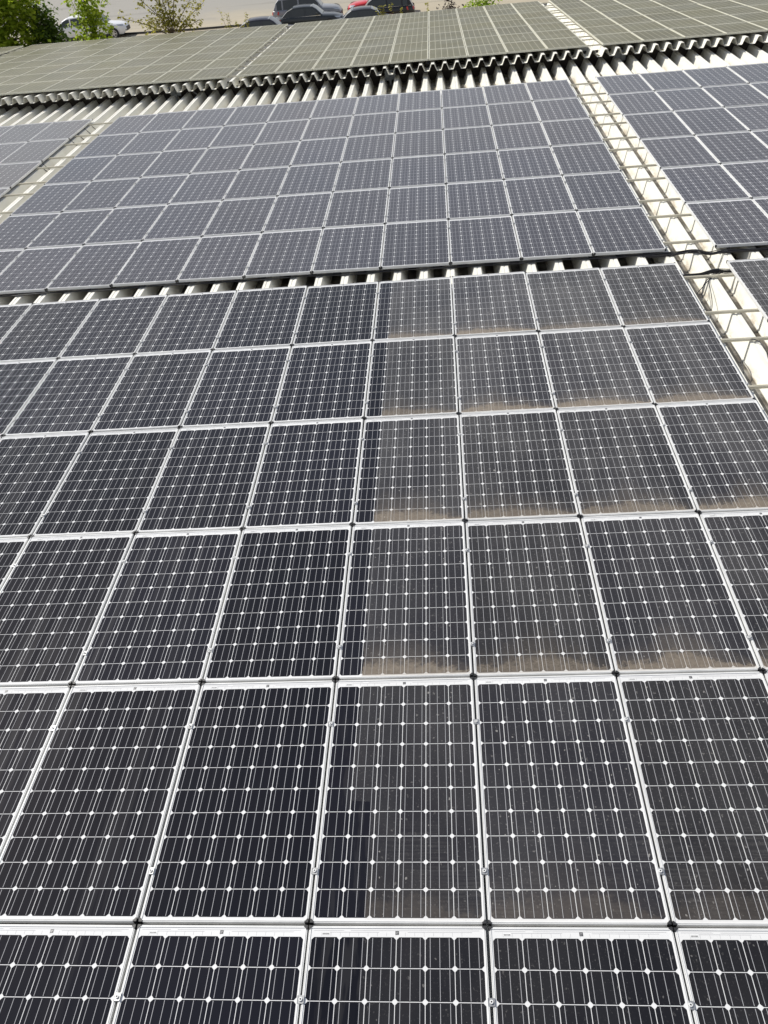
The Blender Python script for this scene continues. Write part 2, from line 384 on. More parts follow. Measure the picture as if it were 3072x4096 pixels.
def near_panel():
    r = empty('solar_panel', (0, 0, 0)); r['category'] = 'solar panel'
    frame_mesh(PW, PH, 0.0125, 0.040).build('frame', M['frame'], r)
    g = MB(); a = 0.0125; g.face([(a, a, -0.0040), (PW - a, a, -0.0040), (PW - a, PH - a, -0.0040), (a, PH - a, -0.0040)], 1)
    cells(g, 0.0195, 0.028, 0.1604, 0.1632, 6, 10, 0.0140, 0.0040, 0, -0.0035, (-0.0525, 0.0, 0.0525), -0.0030)
    # connecting ribbons in the white head band
    for (x0, x1, v) in ((0.075, 0.40, 1.6815), (0.56, 0.92, 1.6815), (0.03, 0.20, 1.6905), (0.24, 0.96, 1.6905)):
        g.face([(x0, v, -0.0036), (x1, v, -0.0036), (x1, v + 0.0016, -0.0036), (x0, v + 0.0016, -0.0036)], 2)
    for x in [0.075 + 0.0525 * i for i in range(16)]:
        g.face([(x, 1.661, -0.0036), (x + 0.0011, 1.661, -0.0036), (x + 0.0011, 1.681, -0.0036), (x, 1.681, -0.0036)], 2)
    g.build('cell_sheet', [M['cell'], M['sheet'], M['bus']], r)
    for (cx, cy, sx, sy) in ((0, 0, 1, 1), (PW, 0, -1, 1), (PW, PH, -1, -1), (0, PH, 1, -1)):
        c = MB()
        def bx(x0, x1, y0, y1, z0, z1):
            X0, X1 = sorted((cx + sx * x0, cx + sx * x1)); Y0, Y1 = sorted((cy + sy * y0, cy + sy * y1)); c.box(X0, X1, Y0, Y1, z0, z1)
        bx(-0.0015, 0.0135, -0.0015, 0.0135, -0.036, 0.0022); bx(0.0138, 0.0195, -0.001, 0.0085, -0.03, 0.0018); bx(-0.001, 0.0085, 0.0138, 0.0195, -0.03, 0.0018)
        c.build('corner_cap', M['cap'], r)
    return r
def add_labels(r):
    g = MB(); g.face([(0.492, 1.669, -0.0032), (0.512, 1.669, -0.0032), (0.512, 1.689, -0.0032), (0.492, 1.689, -0.0032)], 0)
    g.face([(0.495, 1.681, -0.0030), (0.509, 1.681, -0.0030), (0.509, 1.6835, -0.0030), (0.495, 1.6835, -0.0030)], 1)
    g.face([(0.495, 1.674, -0.0030), (0.504, 1.674, -0.0030), (0.504, 1.6765, -0.0030), (0.495, 1.6765, -0.0030)], 1)
    g.build('maker_label', [M['print'], M['line']], r)
    g = MB(); g.face([(0.076, 1.667, -0.0033), (0.122, 1.667, -0.0033), (0.122, 1.684, -0.0033), (0.076, 1.684, -0.0033)], 0)
    rr = random.Random(3); x = 0.080
    while x < 0.117:
        w = rr.choice((0.0008, 0.0012, 0.0018)); g.face([(x, 1.670, -0.0031), (x + w, 1.670, -0.0031), (x + w, 1.6775, -0.0031), (x, 1.6775, -0.0031)], 1); x += w + rr.choice((0.0008, 0.0014))
    g.build('serial_sticker', [M['sheet'], M['print']], r)

proto = near_panel()
proto_l = copy_thing(proto, (0, 0, 0)); add_labels(proto_l)
used = {}
jit = random.Random(5)
def put(pr, key, loc, label, group, rot=None):
    if key not in used: used[key] = 1; o = pr; o.location = loc
    else: o = copy_thing(pr, loc)
    if rot is not None: o.rotation_euler = rot
    o.rotation_euler = (o.rotation_euler[0] + R(jit.gauss(0, .10)), o.rotation_euler[1] + R(jit.gauss(0, .12)), o.rotation_euler[2] + R(jit.gauss(0, .03)))
    o['label'] = label; o['group'] = group; o['category'] = 'solar panel'
    return o
def panel_here(x, y, w, h): return any(seen(x + a * w, y + b_ * h, 0) for a in (0, .5, 1) for b_ in (0, .5, 1))
RX = 4.70                                               # first column across the walkway
LX = -7.07 - 0.70                                       # high edge of the array across the valley strip
near_cells = []
for r_ in range(-1, 5):
    row = ORD[5 - r_]
    for c_ in range(-8, 4):
        if not panel_here(c_ * PU, r_ * PV, PU, PV): continue
        if c_ == 0: lab = f'half-washed panel, clean black edge and dusty rest, {row} row below dark gap'
        elif c_ > 0: lab = f'silt-edged dusty panel, {NUM[c_]} column{"s" if c_ > 1 else ""} from half-washed one, {row} row below dark gap'
        else: lab = f'clean dark panel, {NUM[-c_]} column{"s" if c_ < -1 else ""} from half-washed one, {row} row below dark gap'
        put(proto_l, 'l', (c_ * PU + 0.007 + jit.uniform(-.001, .001), r_ * PV + 0.009, jit.uniform(-.001, .001)), lab, 'panels of the near washed array')
        near_cells.append((c_, r_))
    for i in range(4):
        x = RX + i * PU
        if panel_here(x, r_ * PV, PU, PV):
            put(proto_l, 'l', (x, r_ * PV + 0.009 - 0.04, 0), f'dusty panel across the walkway, {row} row below dark gap, {ORD[i + 1]} column from walkway', 'panels across the walkway')
for k_ in range(6):
    row = ORD[k_ + 1]; y = K0 + k_ * PV
    for c_ in range(-7, 4):
        if panel_here(c_ * PU, y, PU, PV):
            put(proto, 'u', (c_ * PU + 0.007, y + 0.009, jit.uniform(-.001, .001)), f'grey-blue panel, {row} row above dark gap, {ORD[4 - c_]} column from pale ribbed walkway', 'panels of the main upper array')
    for i in range(7):
        if panel_here(RX + i * PU, y, PU, PV):
            put(proto, 'u', (RX + i * PU, y + 0.009, 0), f'grey-blue panel across the walkway, {row} row above dark gap, {ORD[i + 1]} column from walkway', 'panels across the walkway')
    for i in range(5):
        if panel_here(LX - (i + 1) * PU, y, PU, PV):
            put(proto, 'u', (LX - (i + 1) * PU + 0.01, y + 0.009, 0), f'brownish panel beyond the valley strip, {row} row above dark gap, {ORD[i + 1]} column from strip', 'panels beyond the valley strip')
# far panels
FW, FH = FPU - 0.014, FPV - 0.014
def far_panel():
    r = empty('solar_panel', (0, 0, 0)); r['category'] = 'solar panel'
    frame_mesh(FW, FH, 0.020, 0.040).build('frame', M['fframe'], r)
    g = MB(); a = 0.020; g.face([(a, a, -0.0040), (FW - a, a, -0.0040), (FW - a, FH - a, -0.0040), (a, FH - a, -0.0040)], 1)
    cells(g, 0.030, 0.052, (FW - 0.060 + 0.011) / 6, (FH - 0.093) / 1, 6, 1, 0.004, 0.011, 0, -0.0034)
    for y0, y1 in ((0.0205, 0.050), (FH - 0.040, FH - 0.0205)): g.face([(0.021, y0, -0.0030), (FW - 0.021, y0, -0.0030), (FW - 0.021, y1, -0.0030), (0.021, y1, -0.0030)], 2)
    g.build('cell_sheet', [M['fcell'], M['fsheet'], M['fframe']], r)
    return r
fproto = far_panel()
def far_here(u, w): return any(seen(*fp(u + a * FPU, w + b_ * FPV)) for a in (0, .5, 1) for b_ in (0, .5, 1))
for j in range(7):
    row = ORD[j + 1]
    blocks = ([(-5 + i, f'olive panel, middle far array, {row} row from fluted edge, {ORD[9 - i]} column from white walkway', 'panels of the middle far array') for i in range(9)] +
              [(4.366 + i, f'olive panel, far array beyond white walkway, {row} row from fluted edge, {ORD[i + 1]} column from walkway', 'panels of the far array past the walkway') for i in range(7)] +
              [(-6.27 - i, f'olive panel, far array beyond narrow gap, {row} row from fluted edge, {ORD[i + 1]} column from gap', 'panels of the far array past the narrow gap') for i in range(10)] +
              [(-16.62 - i, f'olive panel, last far array before trees, {row} row from fluted edge, {ORD[i + 1]} column from gap', 'panels of the last far array') for i in range(4)])
    for cc, lab, gr in blocks:
        if far_here(cc * FPU, j * FPV):
            put(fproto, 'f', fp(cc * FPU + 0.007, j * FPV + 0.007), lab, gr, (PHI, 0.008 if cc < -5.2 else 0.0, 0))

# ---------------------------------------------------------------- clamps between neighbouring panels
def clamp():
    r = empty('panel_clamp'); r['category'] = 'clamp'
    g = MB(); g.box(-0.015, 0.015, -0.020, 0.020, 0.0006, 0.0042); g.box(-0.0035, 0.0035, -0.019, 0.019, -0.03, 0.0004)
    for sx in (-1, 1): g.box(*sorted((sx * 0.0153, sx * 0.0185)), -0.019, 0.019, 0.0004, 0.0066)
    g.build('plate', M['steel'], r)
    g = MB(); g.disc_cyl((0, 0, 0.0044), (0, 0, 1), 0.010, 0.007, 10, 0); g.disc_cyl((0, 0, 0.0114), (0, 0, 1), 0.0048, 0.0006, 6, 1); g.build('bolt', [M['frame'], M['cap']], r)
    return r
cl = clamp(); n_cl = 0
def seamname(c_): return f'{ORD[c_]} dusty-side seam' if c_ > 0 else f'{ORD[1 - c_]} clean-side seam'
for r_ in range(-1, 8):
    upper = r_ >= 5
    y = r_ * PV if not upper else K0 + (r_ - 5) * PV
    for c_ in range(-6, 5):
        for q, (off, nm) in enumerate(((0.305, 'lower'), (1.345, 'upper'))):
            x = c_ * PU
            if not seen(x, y + off, 0, 0.0): continue
            o = cl if n_cl == 0 else copy_thing(cl, (0, 0, 0)); n_cl += 1
            o.location = (x, y + off, 0)
            where = f'{ORD[5 - r_]} row below dark gap' if not upper else f'{ORD[r_ - 4]} row above dark gap'
            o['label'] = f'small steel clamp, {seamname(c_)}, {where}, {nm} of two'
            o['group'] = 'clamps between neighbouring panels'

# ---------------------------------------------------------------- mounting rails
def rail(x0, x1, z1, h, w, pos_f, label, group):
    g = MB(); hw = w / 2
    pr = [(-hw, z1 - h), (-hw, z1), (-hw * .35, z1), (-hw * .35, z1 - .008), (hw * .35, z1 - .008), (hw * .35, z1), (hw, z1), (hw, z1 - h)]
    a = [pos_f(x0, d, z) for d, z in pr]; b_ = [pos_f(x1, d, z) for d, z in pr]
    g.grid([a, [pos_f(-5.3, d, z) for d, z in pr], b_], 0, False, True); g.face(a[::-1]); g.face(b_)
    o = g.build('mounting_rail', M['rail']); tag(o, label, 'rail', group); return o
for r_ in range(1, 11):
    upper = r_ >= 5
    y = r_ * PV if not upper else K0 + (r_ - 5) * PV
    for off, nm in ((0.33, 'lower'), (1.36, 'upper')):
        where = f'{ORD[5 - r_]} row below dark gap' if not upper else f'{ORD[r_ - 4]} row above dark gap'
        rail(-12.0, 8.6, -0.0415, 0.032, 0.030, lambda x, d, z, yy=y + off: (x, yy + d, z), f'aluminium rail spanning the walkway, {where}, {nm} of two', 'rails under the near arrays')
for j in range(7):
    for off, nm in ((0.3, 'lower'), (1.35, 'upper')):
        rail(-17.9, 12.0, -0.0405, 0.030, 0.04, lambda x, d, z, w=j * FPV + off: fp(x, w + d, z), f'thin rail crossing the far white walkway, {ORD[j + 1]} row from fluted edge, {nm} of two', 'rails under the far arrays')

# ---------------------------------------------------------------- cables
def bundle(name, label, paths, cat='cable', parent=None):
    g = MB()
    for pts, rad in paths:
        P = [Vector(p) for p in pts]; out = []
        for i in range(len(P) - 1):
            p0, p1, p2, p3 = P[max(i - 1, 0)], P[i], P[i + 1], P[min(i + 2, len(P) - 1)]
            for q in range(6):
                t = q / 6
                out.append(0.5 * ((2 * p1) + (p2 - p0) * t + (2 * p0 - 5 * p1 + 4 * p2 - p3) * t * t + (3 * p1 - p0 - 3 * p2 + p3) * t ** 3))
        out.append(P[-1]); g.tube(out, rad, 6)
    o = g.build(name, M['cable']); tag(o, label, cat); return o
rc = random.Random(11)
def strands(pts, n, spread, rad=0.0058):
    res = []
    for i in range(n):
        o = Vector((0, rc.uniform(-spread, spread), rc.uniform(-spread * .6, spread * .6)))
        res.append(([Vector(p) + o + Vector((0, rc.uniform(-.012, .012), rc.uniform(-.012, .012))) for p in pts], rad))
    return res
bundle('cable_bundle', 'thick black cable bundle crossing the walkway, just above the dark gap',
       strands([(3.7, 9.10, -0.075), (4.02, 9.10, -0.07), (4.2, 9.09, -0.055), (4.42, 9.11, -0.05), (4.6, 9.06, -0.075), (4.8, 9.05, -0.06), (5.2, 9.07, -0.07), (6.0, 9.06, -0.08)], 9, 0.026), 'cable bundle')
bundle('cable_bundle', 'frayed black cable bundle crossing the walkway, just below the dark gap',
       strands([(3.9, 8.40, -0.08), (4.1, 8.37, -0.07), (4.3, 8.38, -0.065), (4.5, 8.42, -0.055), (4.72, 8.42, -0.07), (5.1, 8.45, -0.08)], 9, 0.030) +
       [([(4.62, 8.42, -.06), (4.45, 8.34, -.07), (4.30, 8.15, -.10), (4.22, 7.9, -.14), (4.17, 7.7, -0.231)], .006), ([(4.6, 8.4, -.06), (4.42, 8.28, -.08), (4.26, 8.1, -.13), (4.12, 8.0, -0.231)], .006),
        ([(4.5, 8.40, -.05), (4.38, 8.22, -.075), (4.34, 8.0, -.09), (4.28, 7.65, -.14), (4.2, 7.4, -0.258)], .005)], 'cable bundle')
bundle('hanging_cable', 'long thin black cable sagging under the upper array edge along the dark gap',
       [([(4.1 - 0.33 * i, 9.13 + 0.012 * math.sin(i * 1.7), -0.056 - 0.016 * abs(math.sin(i * 0.55 + .4))) for i in range(36)], 0.008),
        ([(4.1 - 0.33 * i, 9.145, -0.052 - 0.012 * abs(math.sin(i * 0.43))) for i in range(36)], 0.006)])
bundle('loose_cable', 'tangle of black cable dropped in the walkway valley beside the first dusty row',
       [([(4.06, 8.2, -.10), (4.10, 8.0, -0.258), (4.13, 7.7, -0.272), (4.15, 7.3, -0.272), (4.14, 6.9, -0.279)], .007), ([(4.05, 7.9, -.12), (4.12, 7.6, -0.258), (4.17, 7.25, -0.258), (4.22, 7.1, -0.231)], .007),
        ([(4.05, 7.5, -.1), (4.12, 7.2, -0.272), (4.13, 6.8, -0.272), (4.09, 6.3, -0.272)], .006), ([(4.12, 7.7, -0.272), (4.18, 7.5, -0.252), (4.14, 7.35, -0.272), (4.2, 7.2, -0.245)], .008)])
bundle('loose_cable', 'single black cable looping off a rail in the walkway, second dusty row',
       [([(4.40, 6.55, -.05), (4.46, 6.5, -.045), (4.50, 6.35, -.06), (4.46, 6.05, -.082), (4.38, 5.7, -.085), (4.34, 5.2, -.09), (4.2, 4.9, -.16)], .005),
        ([(4.20, 6.5, -.11), (4.22, 6.2, -.14), (4.16, 5.8, -0.258), (4.15, 5.4, -0.272)], .006)])
bundle('loose_cable', 'dark cable tails poking from the brownish array edge in the valley strip',
       [([(-7.80, y0, -.05), (-7.74, y0 - .05, -.09), (-7.66, y0 + .02, -0.231), (-7.62, y0 + .1, -0.272)], .008) for y0 in (19.3, 18.9, 18.4, 17.9, 16.1, 15.95)])

# ---------------------------------------------------------------- moss and grit caught in the sheeting
rm = random.Random(21); g = MB()
def lump(c, r):
    n = 5; rows = []
    for i, (h, s) in enumerate(((0, 1.0), (.45, .8), (.7, .3))):
        rows.append([(c[0] + r * s * math.cos(2 * math.pi * j / n + c[0] * 9) * rm.uniform(.75, 1.2), c[1] + r * s * math.sin(2 * math.pi * j / n + c[0] * 9) * rm.uniform(.8, 1.2), c[2] + h * r) for j in range(n)])
    g.grid(rows, 0, True, True); g.face(rows[-1])
for i in range(-58, 38):
    cx = FP0 + FPITCH * (i + .5)
    for q in range(rm.randint(4, 8)):
        lump(fp(cx + rm.uniform(-.045, .045), rm.uniform(-.17, .0), ZP - FD - .004), rm.uniform(.012, .032))
for i in range(-36, 36):
    cx = P0 + PITCH * (i + .5)
    if abs(cx) > 12: continue
    for q in range(26): lump((cx + rm.uniform(-.055, .055), rm.uniform(19.6, 21.9), ZV - .002), rm.uniform(.010, .028))
    for q in range(6): lump((cx + rm.uniform(-.055, .055), rm.uniform(8.9, 9.4), ZV - .002), rm.uniform(.010, .024))
for q in range(260):
    lump((rm.choice((4.07, 4.45)) + rm.gauss(0, .03), rm.uniform(5, 20), ZV - .002), rm.uniform(.008, .022))
tag(g.build('moss', plain('moss and grit', (0.15, 0.135, 0.075), 1.0, var=0.6, scale=25)), kind='stuff')

# ---------------------------------------------------------------- trees and plants
def leaf_mat(name, a, b, trans=0.35):
    k = NT(name)
    geo = k.n('ShaderNodeNewGeometry')
    f = geo.outputs['Random Per Island']
    col = k.mix(f, a, b)
    k.l(col, k.p.inputs['Base Color']); k.p.inputs['Roughness'].default_value = 0.5; k.p.inputs['Specular IOR Level'].default_value = 0.3
    tr = k.n('ShaderNodeBsdfTranslucent'); k.l(k.mix(0.5, col, (a[0] * 1.6, a[1] * 1.5, a[2] * .8)), tr.inputs['Color'])
    ms = k.n('ShaderNodeMixShader'); ms.inputs[0].default_value = trans
    k.l(k.p.outputs[0], ms.inputs[1]); k.l(tr.outputs[0], ms.inputs[2])
    k.l(ms.outputs[0], k.t.nodes['Material Output'].inputs['Surface']); return k.m
M['leaf_l'] = leaf_mat('maple leaf', (0.21, 0.30, 0.022), (0.44, 0.52, 0.055), 0.55)
M['leaf_d'] = leaf_mat('dense dark leaf', (0.070, 0.125, 0.018), (0.15, 0.225, 0.032), 0.45)
M['leaf_m'] = leaf_mat('mid green leaf', (0.19, 0.30, 0.026), (0.40, 0.50, 0.05), 0.55)
M['leaf_y'] = leaf_mat('young yellow green leaf', (0.25, 0.24, 0.04), (0.40, 0.38, 0.08), 0.5)
M['leaf_r'] = leaf_mat('dark red leaf', (0.042, 0.026, 0.022), (0.085, 0.055, 0.038), 0.2)
M['bark'] = plain('bark', (0.10, 0.080, 0.058), 0.9, var=0.4, scale=20)
M['twig'] = plain('brown twig', (0.12, 0.085, 0.05), 0.8, var=0.3, scale=20)

def leaf(g, c, s, rr, droop=0.6):
    az = rr.uniform(0, 6.283); d = Vector((math.cos(az), math.sin(az), -droop + rr.uniform(-.5, .5))).normalized()
    sd = d.cross(Vector((rr.uniform(-.4, .4), rr.uniform(-.4, .4), 1))).normalized(); nrm = sd.cross(d)
    c = Vector(c); w = s * rr.uniform(.34, .46)
    b0 = len(g.v)
    g.v += [tuple(c), tuple(c + d * s * .45 + sd * w + nrm * s * .10), tuple(c + d * s), tuple(c + d * s * .45 - sd * w + nrm * s * .10), tuple(c + d * s * .5)]
    for f in ((0, 1, 4), (1, 2, 4), (2, 3, 4), (3, 0, 4)):
        g.f.append(tuple(b0 + i for i in f)); g.mi.append(0); g.sm.append(False)

def tree(name, label, cat, base, top_z, crown_c, crown_r, n_clump, n_leaf, size, mats, seed, trunk_r=0.12, shell=0.55, group=None, cl_r=0.42):
    rr = random.Random(seed)
    r = empty(name, base); tag(r, label, cat, group)
    bx = Vector(base); cc = Vector(crown_c)
    clumps = []
    while len(clumps) < n_clump:
        d = Vector((rr.gauss(0, 1), rr.gauss(0, 1), rr.gauss(0, 1))).normalized() * (shell + (1 - shell) * rr.random()) * rr.uniform(.75, 1.12)
        clumps.append(cc + Vector((d.x * crown_r[0], d.y * crown_r[1], d.z * crown_r[2])))
    t = MB()
    lead = [bx, bx.lerp(cc, .4) + Vector((.1, .05, 0)), bx.lerp(cc, .8) + Vector((-.05, .1, 0)), cc + Vector((0, 0, crown_r[2] * .7))]
    t.tube(lead, [trunk_r, trunk_r * .8, trunk_r * .55, trunk_r * .2], 8)
    for c in clumps[::3]:
        s = lead[1].lerp(lead[3], rr.uniform(.15, .9)); mid = s.lerp(c, .55) + Vector((0, 0, rr.uniform(-.1, .25)))
        t.tube([s, mid, c], [trunk_r * .32, trunk_r * .2, .008], 5)
    o = t.build('trunk', M['bark']); o.parent = r; o.matrix_parent_inverse = Matrix.Translation(-bx)
    g = MB()
    for c in clumps:
        R_ = cl_r * rr.uniform(.6, 1.25)
        for q in range(int(n_leaf * rr.uniform(.6, 1.3))):
            p = c + Vector((rr.gauss(0, .5) * R_, rr.gauss(0, .5) * R_, rr.gauss(-.1, .62) * R_))
            leaf(g, p, size * rr.uniform(.65, 1.25), rr)
    o = g.build('crown', mats); o.parent = r; o.matrix_parent_inverse = Matrix.Translation(-bx)
    return r

tree('maple_tree', 'large leafy green maple filling the corner beside the white car', 'tree', (-17.9, 36.6, -4.2), 3, (-18.1, 36.4, -0.2), (2.65, 1.5, 2.9), 240, 58, 0.21, M['leaf_l'], 1)
tree('dark_shrub', 'dense dark green bushy tree tucked between the two bright maples', 'tree', (-15.1, 37.0, -4.2), 1, (-15.75, 36.9, -.75), (.62, .6, 2.0), 100, 70, 0.15, M['leaf_d'], 2, .07)
tree('maple_tree', 'slim bright green maple standing in front of the white car', 'tree', (-13.3, 35.7, -4.2), 2.5, (-13.25, 35.8, 0.25), (.72, .6, 2.2), 32, 30, 0.20, M['leaf_l'], 5, .08, .25)
tree('low_shrub', 'low light green shrub peeping over the roof below the white car', 'shrub', (-13.6, 34.6, -4.2), 0, (-13.0, 34.7, -1.0), (1.9, .4, .72), 30, 24, 0.17, M['leaf_m'], 6, .05, .3)
tree('red_leaf_shrub', 'dark reddish shrub showing above the far roof, beside a green bush', 'shrub', (1.5, 34.6, -4.2), 0, (1.45, 34.6, -.95), (.62, .5, .92), 46, 36, 0.11, M['leaf_r'], 8, .05, .3, cl_r=.26)
tree('green_shrub', 'bright green bush showing above the far roof, beside the reddish shrub', 'shrub', (2.6, 34.7, -4.2), 0, (2.62, 34.7, -.98), (1.0, .5, .9), 70, 46, 0.14, M['leaf_m'], 9, .05, .3, cl_r=.3)

# open sapling whose bare stems fan out above the roof edge
rr = random.Random(31)
base = Vector((-9.47, 34.4, -4.2)); r = empty('sapling', base); tag(r, 'open spindly sapling with sparse yellow-green leaves on fanned bare stems', 'tree')
t = MB(); g = MB(); fork = Vector((-9.47, 34.35, -0.55))
t.tube([base, base.lerp(fork, .5) + Vector((.05, 0, 0)), fork], [.075, .06, .05], 7)
for (dx, dz, k2) in ((-1.9, .95, .9), (-1.35, 1.6, 1), (-.85, 1.9, 1), (-.35, 2.0, 1.1), (.12, 2.0, 1.1), (.50, 1.8, .9), (.95, 1.25, 1), (1.35, 1.05, 1), (1.2, .55, .8), (-1.1, .62, .8), (-.55, 1.1, .9)):
    tip = fork + Vector((dx, rr.uniform(-.5, .5), dz)); mid = fork.lerp(tip, .5) + Vector((-dx * .10, 0, .03))
    t.tube([fork, mid, tip], [.026, .016, .006], 5)
    for q in range(int(34 * k2)):
        s = rr.uniform(.25, 1.02); p = (fork.lerp(mid, s * 2) if s < .5 else mid.lerp(tip, s * 2 - 1))
        e = p + Vector((rr.gauss(0, .15), rr.gauss(0, .12), rr.gauss(.02, .09)))
        t.tube([p, e], [.004, .002], 3)
        for z in range(rr.randint(2, 5)): leaf(g, e + Vector((rr.gauss(0, .05), rr.gauss(0, .05), rr.gauss(0, .05))), rr.uniform(.09, .16), rr)
for mb_, nm, mt in ((t, 'trunk', M['twig']), (g, 'crown', M['leaf_y'])):
    o = mb_.build(nm, mt); o.parent = r; o.matrix_parent_inverse = Matrix.Translation(-base)

def weed(x, top, n, label, seed):
    rr = random.Random(seed); b_ = Vector((x, 33.69, -0.545)); r = empty('weed', b_); tag(r, label, 'weed', 'weeds rooted in the far gutter')
    t = MB(); g = MB()
    for s in range(n):
        tip = b_ + Vector((rr.uniform(-.12, .12) + s * .09 - n * .04, rr.uniform(-.03, .06), (top + .545) * rr.uniform(.6, 1.0) if s else top + .545))
        st_ = b_ + Vector((s * .05, 0, 0)); t.tube([st_, st_.lerp(tip, .5) + Vector((.02, 0, 0)), tip], [.008, .006, .003], 4)
        for q in range(20): leaf(g, st_.lerp(tip, rr.uniform(.3, 1.02)) + Vector((rr.gauss(0, .02), rr.gauss(0, .02), 0)), rr.uniform(.07, .12), rr, .1)
    for mb_, nm, mt in ((t, 'stem', M['twig']), (g, 'foliage', M['leaf_y'])):
        o = mb_.build(nm, mt); o.parent = r; o.matrix_parent_inverse = Matrix.Translation(-b_)
weed(-7.12, .36, 3, 'tallest thin weed rising over the far roof against tan ground', 1)
weed(-6.32, .20, 2, 'thin weed sprouting left of the mostly hidden dark car', 2)
weed(-6.62, -.08, 2, 'short weed tuft between the two thin tall sprouts', 3)
weed(-1.12, .02, 4, 'leafy weed clump in front of the faded dark estate windows', 4)
weed(-.72, .05, 1, 'single upright weed before the black car with red tail lamp', 5)
weed(-.33, -.16, 1, 'tiny weed tuft just below the red tail lamp', 6)
weed(.72, -.05, 1, 'thin brown sprig right of the red tail lamp', 7)

# ---------------------------------------------------------------- low dark barrier along the bays
g = MB()
o = empty('kerb_beam', (-17.5, 64, -4.2)); tag(o, 'long low dark kerb beam edging the tan parking ground', 'kerb beam')
a, b_ = Vector((-24.2, 63.4, -4.2)), Vector((-15.8, 62.1, -4.2)); c_ = Vector((-10.9, 61.9, -4.2))
for p, q in ((a, b_), (b_, c_)):
    t = MB(); d = (q - p).normalized(); s = Vector((-d.y, d.x, 0)) * .06
    for z0, z1 in ((.02, .13),):
        P = [p - s, q - s, q + s, p + s]; lo = [v + Vector((0, 0, z0)) for v in P]; hi = [v + Vector((0, 0, z1)) for v in P]
        t.grid([lo, hi], 0, False, True); t.face(hi); t.face(lo[::-1])
    k_ = t.build('beam', M['cable']); k_.parent = o; k_.matrix_parent_inverse = Matrix.Translation((17.5, -64, 4.2))

# ---------------------------------------------------------------- cars
def paint(name, col, metal=0.0, rough=0.25):
    k = NT(name); k.p.inputs['Base Color'].default_value = (*col, 1); k.p.inputs['Metallic'].default_value = metal; k.p.inputs['Roughness'].default_value = rough
    k.p.inputs['Coat Weight'].default_value = 0.35; k.p.inputs['Coat Roughness'].default_value = 0.04; return k.m
M['glass'] = paint('car glass', (0.035, 0.042, 0.040), 0, .05); M['tyre'] = plain('tyre', (0.02, 0.02, 0.02), .8)
M['rim'] = paint('alloy rim', (0.5, 0.5, 0.52), .8, .3); M['trim'] = plain('black trim', (0.018, 0.018, 0.02), .5)
M['tail'] = paint('red lamp glass', (0.50, 0.012, 0.01), 0, .15); M['head'] = paint('clear lamp glass', (0.55, 0.58, 0.6), .3, .1); M['chrome'] = paint('bright trim', (.75, .75, .75), .9, .15)

